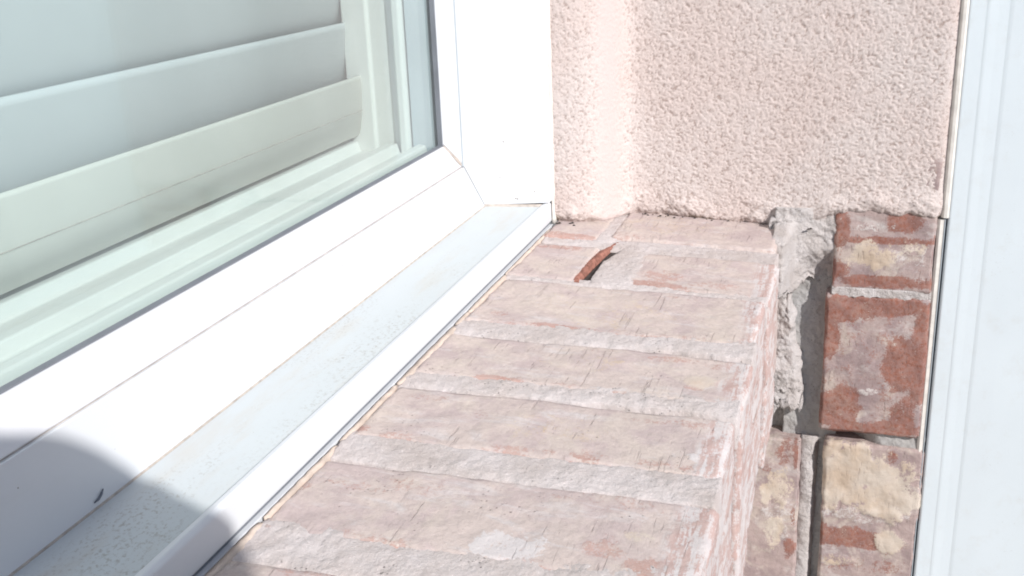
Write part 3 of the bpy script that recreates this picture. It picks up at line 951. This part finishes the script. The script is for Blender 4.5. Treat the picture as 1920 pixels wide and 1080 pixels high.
brick(pier, (X1, BX, -0.0850, 0.0070, -0.6740, -0.5000), wb, seed=23, lift=0.0022,
      red=[W(-0.03, -0.606, 0.055, 0.014, 0.95), W(-0.056, -0.508, 0.006, 0.012, 0.8), W(0.010, -0.60, 0.012, 0.010, 0.9), W(-0.03, -0.634, 0.06, 0.010, 0.5)],
      cream=[W(-0.012, -0.535, 0.034, 0.040, 0.95), W(-0.055, -0.545, 0.034, 0.040, 0.85), W(-0.062, -0.606, 0.018, 0.014, 0.9), W(-0.01, -0.633, 0.02, 0.008, 0.6)], lime=[W(-0.03, -0.578, 0.05, 0.010, 0.5)], label='brick with thick cream smears over a red foot', **wk)
brick(pier, (X1, BX, -0.0860, 0.0030, -0.83, -0.6850), wb, seed=24, red=[W(-0.03, -0.70, 0.05, 0.03, 0.8)], cream=[W(-0.03, -0.67, 0.03, 0.02, 0.7)], **wk)
brick(pier, (X1, BX, 0.0298, 0.1300, -0.6740, -0.5020), wb, seed=25, lift=0.0020,
      red=[W(0.0350, -0.520, 0.003, 0.024, 0.95), W(0.046, -0.518, 0.011, 0.018, 0.72), W(0.0345, -0.59, 0.003, 0.016, 0.9), W(0.037, -0.625, 0.008, 0.016, 0.8), W(0.064, -0.537, 0.006, 0.006, 0.6)],
      cream=[W(0.050, -0.560, 0.016, 0.030, 0.62), W(0.062, -0.568, 0.007, 0.016, 0.8), W(0.053, -0.606, 0.010, 0.022, 0.7)], lime=[W(0.046, -0.59, 0.018, 0.025, 0.45)], label='brick beside the sill end with cream and dark red patches', **wk)
brick(pier, (X1, BX, 0.0298, 0.1300, -0.83, -0.6850), wb, seed=26, red=[W(0.06, -0.70, 0.03, 0.03, 0.6)], **wk)


def wall_sheet(name, ya, yb, za, zb_, fx, mat, seed, rough=0.0016, nzs=0.0009, step=0.0014, edge=None, lean=None):
    """rough mortar face standing in the (y, z) plane; fx(y, z) gives its distance"""
    ny = max(6, int((yb - ya) / step))
    nz_ = max(6, int((zb_ - za) / step))
    y = np.linspace(ya, yb, ny)
    z = np.linspace(za, zb_, nz_)
    Yg, Zg = np.meshgrid(y, z, indexing='ij')
    Yf, Zf = Yg.ravel(), Zg.ravel()
    P = np.stack([np.zeros_like(Yf), Yf, Zf], 1)
    n1 = fbm(P + seed, 80, 4, seed)
    n2 = fbm(P + seed, 380, 3, seed)
    P[:, 0] = fx(Yf, Zf) - n1 * rough * 3 - n2 * nzs * 2
    if edge:
        P[:, 1] += edge[0] * fbm(P + seed, 90, 4, seed + 2) * np.abs(2 * (Yf - ya) / (yb - ya) - 1)
        P[:, 2] += edge[1] * fbm(P + seed, 150, 4, seed + 4) * sstep(0.25, 0.0, (Zf - za) / (zb_ - za))
    if lean:
        P[:, 1] += lean(Zf) * (yb - Yf) / (yb - ya)
    m = len(P)
    V = np.concatenate([P, P + np.array([0.012, 0, 0])])
    F = grid_faces(ny, nz_).tolist()
    ring = [i * nz_ for i in range(ny)] + [(ny - 1) * nz_ + j for j in range(1, nz_)] + [i * nz_ + nz_ - 1 for i in range(ny - 2, -1, -1)] + [j for j in range(nz_ - 2, 0, -1)]
    for a, b2 in zip(ring, ring[1:] + ring[:1]):
        F.append((a, b2, b2 + m, a + m))
    return fixn(mk(name, V, F, mat, pier))


# upright joint: recessed grey, with a pale bead left on its left half lower down
wall_sheet('mortar_joint', -0.002, 0.050, -0.83, -0.255, lambda y, z: X1 + 0.0170 + 0 * y, M['greymortar'], 31)
wall_sheet('mortar_bead', 0.0140, 0.0310, -0.83, -0.5020, lambda y, z: X1 + 0.0065 + 40 * (y - 0.0235) ** 2 + 0.008 * sstep(0.0185, 0.0140, y), M['rough'], 32, edge=(0.004, 0.0))
# hairline mortar between the two upper bricks, bed joints lower down
wall_sheet('mortar_joint', -0.078, 0.0105, -0.3470, -0.3370, lambda y, z: X1 + 0.0002 + 0 * y, M['rough'], 33, edge=(0, 0.010))
wall_sheet('mortar_joint', -0.085, 0.018, -0.5010, -0.4860, lambda y, z: X1 + 0.004 + 0.024 * sstep(-0.045, -0.01, y), M['greymortar'], 34)
wall_sheet('mortar_joint', -0.086, 0.14, -0.686, -0.673, lambda y, z: X1 + 0.003 + 0 * y, M['rough'], 35)
# fill between the sill end and the upright joint: slumps down to a crumbly drip
fill = wall_sheet('mortar_fill', 0.0330, 0.0680, -0.4690, -0.2700,
                  lambda y, z: X1 - 0.004 - 0.010 * sstep(-0.33, -0.285, z) + 0.010 * sstep(0.039, 0.033, y), M['rough'], 36, rough=0.0032, nzs=0.0018, edge=(0.014, 0.040), lean=lambda z: 0.013 * sstep(-0.46, -0.33, z))
head = wall_sheet('mortar_fill', 0.0070, 0.0640, -0.3360, -0.2610,
                  lambda y, z: X1 + 0.0025 - 0.010 * sstep(0.018, 0.046, y) + 0.014 * sstep(-0.300, -0.330, z) * sstep(0.046, 0.030, y) - 0.050 * np.exp(-np.maximum(z - zs(y) - 0.001, 0) / 0.0035) * sstep(0.044, 0.054, y), M['rough'], 37, rough=0.0030, nzs=0.0016, edge=(0.003, 0.024))
wall_sheet('mortar_joint', 0.02, 0.14, -0.503, -0.43, lambda y, z: X1 + 0.030 + 0 * y, M['greymortar'], 38)
V, F = box(X1 + 0.034, 1.29, -0.086, 0.099, -ZC, -0.269)
mk('wall_core', V, F, M['greymortar'], pier, smooth=False)

# ------------------------------------------------------------------ white door frame at the right
df = thing('door_frame', (1.0, -0.17, -ZC), 'tall ribbed white frame standing at the right of the brick and stucco', 'door frame')
XF = 1.001
along_z('caulk_strip', [(XF + 0.002, -0.0780), (XF + 0.0005, -0.0800), (XF + 0.0010, -0.0835), (XF + 0.012, -0.0835), (XF + 0.012, -0.0780)], -ZC, -0.268, M['whitecaulk'], df, 0)
along_z('gasket_gap_strip', [(XF + 0.0022, -0.0834), (XF + 0.0004, -0.0838), (XF + 0.0004, -0.0846), (XF + 0.012, -0.0846), (XF + 0.012, -0.0834)], -ZC, -0.268, M['spacer'], df, 0)  # grey strip stands in for the dark gap beside the stile
along_z('caulk_strip', [(XF + 0.0020, -0.0800), (XF - 0.0014, -0.0824), (XF - 0.0016, -0.0850), (XF - 0.0002, -0.0868), (XF + 0.012, -0.0868), (XF + 0.012, -0.0800)], -0.266, 0.9, M['whitecaulk'], df, 0)
prof = [(XF + 0.02, -0.0860), (XF + 0.0010, -0.0862), (XF - 0.0006, -0.0876), (XF - 0.0008, -0.1004), (XF - 0.0011, -0.1018), (XF - 0.0012, -0.1034), (XF - 0.0010, -0.1100),
        (XF - 0.0010, -0.1182), (XF - 0.0013, -0.1198), (XF - 0.0015, -0.1215), (XF - 0.0020, -0.1400), (XF - 0.0036, -0.2700), (XF + 0.02, -0.2730)]
along_z('stile', prof, -ZC, 0.9, M['trim'], df, 0.0016)
V, F = box(XF + 0.01, XF + 0.06, -1.10, -0.2735, -ZC, 0.9)
mk('door_panel', V, F, M['spacer'], df, smooth=False)
V, F = box(XF + 0.021, 1.29, -1.3, -0.0865, 0.9, 1.6)
mk('lintel', V, F, M['wall'], df, smooth=False)

# ------------------------------------------------------------------ small things lying about
V, F = tube([(0.3552, 0.3244, -0.2466), (0.3580, 0.3242, -0.2462), (0.3605, 0.3242, -0.2448), (0.3622, 0.3244, -0.2430)], [0.0003, 0.0006, 0.0006, 0.0003], 7)
tag(mk('plant_bit', V, F, M['gasket_gap_strip']), 'tiny dark curled plant bit stuck to the shaded white sash rail', 'plant bit')
# crumbs and grit: joined, too small to count
def grit(name, spots, parent, mat, seed):
    r2 = random.Random(seed)
    V, F = [], []
    for p, ax, rr in spots:
        b_ = len(V)
        for k in range(6):
            a_ = 2 * math.pi * k / 6
            q = [0, 0, 0]
            u_, v_ = [(1, 2), (2, 0), (0, 1)][ax]
            q[u_] = math.cos(a_) * rr * r2.uniform(0.5, 1.3)
            q[v_] = math.sin(a_) * rr * r2.uniform(0.5, 1.3)
            V.append((p[0] + q[0], p[1] + q[1], p[2] + q[2]))
        top = list(p)
        sgn = 1 if ax == 2 else -1
        top[ax] += sgn * rr * 0.7
        V.append(tuple(top))
        F += [(b_ + k, b_ + (k + 1) % 6, b_ + 6) for k in range(6)]
    o_ = fixn(mk(name, V, F, mat, parent, smooth=False))
    o_['kind'] = 'stuff'
    return o_


r3 = random.Random(5)
sp_ = []
for k in range(110):                              # along the ledge, mostly its inner half
    x = r3.uniform(0.33, 0.90)
    y = 0.318 - abs(r3.gauss(0, 0.016))
    sp_.append(((x, max(y, 0.274), -0.2507 - 0.0023 * (0.3245 - y) / 0.0525), 2, r3.uniform(0.0002, 0.0006)))
for k in range(14):
    sp_.append(((r3.uniform(0.3, 0.86), YB - 0.0001, r3.uniform(-0.248, -0.204)), 1, r3.uniform(0.0002, 0.0005)))
for y, z in ((0.3105, -0.2235), (0.2955, -0.2445), (0.2975, -0.2440), (0.280, -0.238), (0.306, -0.19)):
    sp_.append(((X_J + (0.3255 - y) * 0.28 - 0.0001, y, z), 0, 0.0010))
grit('grit', sp_, win, M['grime'], 1)
sp_ = []
for k in range(26):                               # dark crumbs under the stucco edge and by the frame
    y = r3.choice([r3.uniform(0.14, 0.20), r3.uniform(0.06, 0.2), r3.uniform(0.03, 0.075)])
    sp_.append(((0.994 + r3.uniform(-0.003, 0.003), y, zs(y) + 0.0022), 2, r3.uniform(0.0008, 0.0020)))
for x, y in ((0.938, 0.2612), (0.940, 0.2590), (0.941, 0.2490), (0.944, 0.2475), (0.936, 0.2440)):
    sp_.append(((x, y, zs(y) + 0.0020), 2, 0.0018))
grit('crumbs', sp_, st, M['crumb_crack_shade'], 2)

# ------------------------------------------------------------------ the photographer, just behind the lens
M['skin'] = plain('skin', (0.48, 0.30, 0.22), 0.55, 0.4, 0.05, 30)
M['hair'] = plain('brown_hair', (0.07, 0.045, 0.03), 0.6, 0.4, 0.3, 120)
M['shirt'] = plain('grey_cotton', (0.22, 0.25, 0.30), 0.9, 0.2, 0.08, 50)
M['jeans'] = plain('blue_denim', (0.07, 0.10, 0.17), 0.9, 0.2, 0.15, 90)
M['leather'] = plain('brown_leather', (0.10, 0.06, 0.04), 0.6, 0.4, 0.1, 60)
M['blackplastic'] = plain('black_plastic', (0.03, 0.03, 0.032), 0.45, 0.5, 0.1, 50)
Fh = np.array([0.950, 0.312, 0.0])
Rr = np.array([0.312, -0.950, 0.0])
UP = np.array([0, 0, 1.0])
HD = np.array([-0.1745, -0.3410, 0.1945])            # centre of the head
TC = HD - 0.035 * Fh


def pt(r, f, z, base=TC):
    q = base + Rr * r + Fh * f
    return np.array([q[0], q[1], z])


def blob(c, ra, rf, rz, n=20):
    V, F = [], []
    for i in range(n + 1):
        th = math.pi * i / n
        for j in range(n):
            ph = 2 * math.pi * j / n
            V.append(tuple(np.array(c) + Rr * ra * math.sin(th) * math.cos(ph) + Fh * rf * math.sin(th) * math.sin(ph) + UP * rz * math.cos(th)))
    for i in range(n):
        for j in range(n):
            F.append((i * n + j, i * n + (j + 1) % n, (i + 1) * n + (j + 1) % n, (i + 1) * n + j))
    return V, F


def limb(pts, rad, n=14):
    """tapered tube with rounded joints"""
    out = [tube([tuple(p) for p in pts], rad, n)]
    for p, r in zip(pts, rad):
        out.append(blob(p, r, r, r, 12))
    return out


def merge(name, pieces, mat, parent, voxel, smooth=4):
    V, F = [], []
    for v, f in pieces:
        b = len(V)
        V += [tuple(p) for p in v]
        F += [tuple(i + b for i in q) for q in f]
    o = fixn(mk(name, V, F, mat, parent))
    m = o.modifiers.new('remesh', 'REMESH')
    m.mode = 'VOXEL'
    m.voxel_size = voxel
    m.use_smooth_shade = True
    if smooth:
        k = o.modifiers.new('smooth', 'SMOOTH')
        k.factor = 0.5
        k.iterations = smooth
    return o


person = thing('person', (TC[0], TC[1], -ZC), 'person in a grey shirt and jeans holding up a small black camera', 'person')
HZ = HD[2]
body = []
body.append(blob(HD + UP * 0.012, 0.074, 0.093, 0.100))                       # skull
body.append(blob(HD + Fh * 0.030 - UP * 0.050, 0.055, 0.060, 0.062))           # jaw
body.append(blob(HD + Fh * 0.082 - UP * 0.094, 0.022, 0.016, 0.016))           # chin
body.append(blob(HD + Fh * 0.098 - UP * 0.022, 0.013, 0.020, 0.022))           # nose
body.append(blob(HD + Fh * 0.088 - UP * 0.060, 0.023, 0.010, 0.008))           # mouth
body.append(blob(HD + Fh * 0.082 + UP * 0.026, 0.050, 0.014, 0.010))           # brow
for sg in (-1, 1):
    body.append(blob(HD + Rr * sg * 0.078 - UP * 0.012, 0.010, 0.020, 0.031))   # ears
body += limb([HD - Fh * 0.015 - UP * 0.06, TC - UP * 0.15 + UP * 0.0], [0.056, 0.060])
camc = -0.045 * f_                                                              # middle of the little camera
arms = {}
for sg in (-1, 1):
    sh = pt(sg * 0.175, 0.0, HZ - 0.245)
    el = pt(sg * 0.235, 0.095, HZ - 0.53) if sg > 0 else pt(-0.20, 0.20, HZ - 0.50)
    wr = camc + sg * 0.072 * r_ - 0.070 * f_ + 0.055 * d_
    arms[sg] = (sh, el, wr)
    body += limb([sh, el], [0.046, 0.038]) + limb([el, wr], [0.038, 0.026])
    palm = camc + sg * 0.066 * r_ - 0.030 * f_ + 0.020 * d_
    body += limb([wr, palm], [0.026, 0.025])
    for k, ln in enumerate((0.92, 1.0, 0.95, 0.78)):                            # four fingers round the front of the camera
        a = palm + sg * 0.006 * r_ + (-0.026 + 0.017 * k) * d_ + 0.010 * f_
        b = a + sg * 0.006 * r_ + 0.030 * f_ * ln
        c = b - sg * 0.024 * r_ * ln + 0.006 * f_
        e = c - sg * 0.016 * r_ * ln - 0.004 * f_
        body += limb([a, b, c, e], [0.0095, 0.0088, 0.0080, 0.0068], 9)
    a = palm - 0.012 * f_ + 0.004 * d_
    body += limb([a, a - sg * 0.024 * r_ - 0.004 * f_ - 0.010 * d_, a - sg * 0.046 * r_ + 0.002 * f_ - 0.016 * d_], [0.012, 0.0100, 0.0080], 9)
body += limb([pt(0, 0, HZ - 0.20), pt(0, 0, HZ - 0.45), pt(0, -0.01, HZ - 0.68)], [0.10, 0.10, 0.11])
for sg in (-1, 1):
    hip, kn, an = pt(sg * 0.085, -0.01, -0.50), pt(sg * 0.095, 0.02, -0.90), pt(sg * 0.10, -0.03, -1.26)
    body += limb([hip, kn], [0.075, 0.050]) + limb([kn, an], [0.050, 0.036])
merge('body', body, M['skin'], person, 0.0055, 3)
for sg in (-1, 1):
    mk('eye', *blob(HD + Rr * sg * 0.032 + Fh * 0.083 + UP * 0.008, 0.011, 0.011, 0.011, 12), M['inside'], person)
hairp = [blob(HD - Fh * 0.016 + UP * 0.036, 0.082, 0.094, 0.091), blob(HD - Fh * 0.045 - UP * 0.02, 0.074, 0.062, 0.085)]
for k in range(26):
    a = rng.uniform(0, 2 * math.pi)
    e = rng.uniform(0.15, 1.2)
    dv = Rr * math.cos(a) * math.cos(e) * 0.078 + Fh * (math.sin(a) * math.cos(e) * 0.084 - 0.022) + UP * (math.sin(e) * 0.086 + 0.036)
    hairp.append(blob(HD + dv, 0.016, 0.016, 0.012, 10))
for k in range(14):                                   # long hair to the shoulders, added to close the shadow outline
    a = math.pi * (0.98 + 1.04 * k / 13)
    base_ = HD + Rr * math.cos(a) * 0.080 + Fh * (math.sin(a) * 0.080 - 0.012) + UP * 0.02
    hairp += limb([base_, base_ - UP * 0.11 + Rr * math.cos(a) * 0.014, base_ - UP * 0.23 + Rr * math.cos(a) * 0.026 - Fh * 0.01], [0.022, 0.026, 0.018], 9)
hairp.append(blob(HD + Rr * 0.079 + UP * 0.064 + Fh * 0.004, 0.018, 0.026, 0.016, 12))   # a lock added to shape a bump in the cast shadow
merge('hair', hairp, M['hair'], person, 0.006, 2)
sp = limb([pt(-0.165, 0, HZ - 0.245), pt(0.165, 0, HZ - 0.245)], [0.068, 0.068]) + limb([pt(-0.07, 0.01, HZ - 0.30), pt(-0.075, 0.0, HZ - 0.68)], [0.115, 0.105]) + limb([pt(0.07, 0.01, HZ - 0.30), pt(0.075, 0.0, HZ - 0.68)], [0.115, 0.105])
for sg in (-1, 1):
    sh, el, wr = arms[sg]
    sp += limb([sh, sh + (el - sh) * 0.62], [0.064, 0.058])
merge('shirt', sp, M['shirt'], person, 0.011, 4)
jp = limb([pt(-0.07, -0.01, -0.47), pt(0.07, -0.01, -0.47)], [0.120, 0.120])
for sg in (-1, 1):
    jp += limb([pt(sg * 0.085, -0.01, -0.50), pt(sg * 0.095, 0.02, -0.90), pt(sg * 0.10, -0.02, -1.27)], [0.095, 0.070, 0.058])
merge('trousers', jp, M['jeans'], person, 0.011, 4)
for sg in (-1, 1):
    sp = [blob(pt(sg * 0.10, 0.05, -1.300), 0.048, 0.135, 0.049), blob(pt(sg * 0.10, -0.03, -1.285), 0.042, 0.055, 0.058)]
    merge('shoe', sp, M['leather'], person, 0.009, 2)
pc = thing('compact_camera', tuple(camc), 'small black compact camera held up in both hands', 'camera')


def cbox(c, w, h, dd):
    V = []
    for a in (-1, 1):
        for b in (-1, 1):
            for e in (-1, 1):
                V.append(tuple(np.array(c) + a * w / 2 * r_ + b * h / 2 * d_ + e * dd / 2 * f_))
    return V, [(0, 1, 3, 2), (4, 6, 7, 5), (0, 4, 5, 1), (2, 3, 7, 6), (0, 2, 6, 4), (1, 5, 7, 3)]


fixn(mk('camera_body', *cbox(camc, 0.100, 0.058, 0.022), M['blackplastic'], pc, smooth=False, bevel=0.004))
V, F = tube([tuple(camc + 0.011 * f_), tuple(camc + 0.028 * f_)], [0.021, 0.019], 28)
mk('lens_barrel', V, F, M['spacer'], pc, smooth=False)
V, F = tube([tuple(camc + 0.0281 * f_), tuple(camc + 0.0295 * f_)], [0.013, 0.013], 24)
mk('lens_glass', V, F, M['blackplastic'], pc, smooth=False)
V, F = tube([tuple(camc + 0.032 * r_ - 0.029 * d_), tuple(camc + 0.032 * r_ - 0.032 * d_)], [0.006, 0.006], 18)
mk('shutter_button', V, F, M['spacer'], pc, smooth=False)
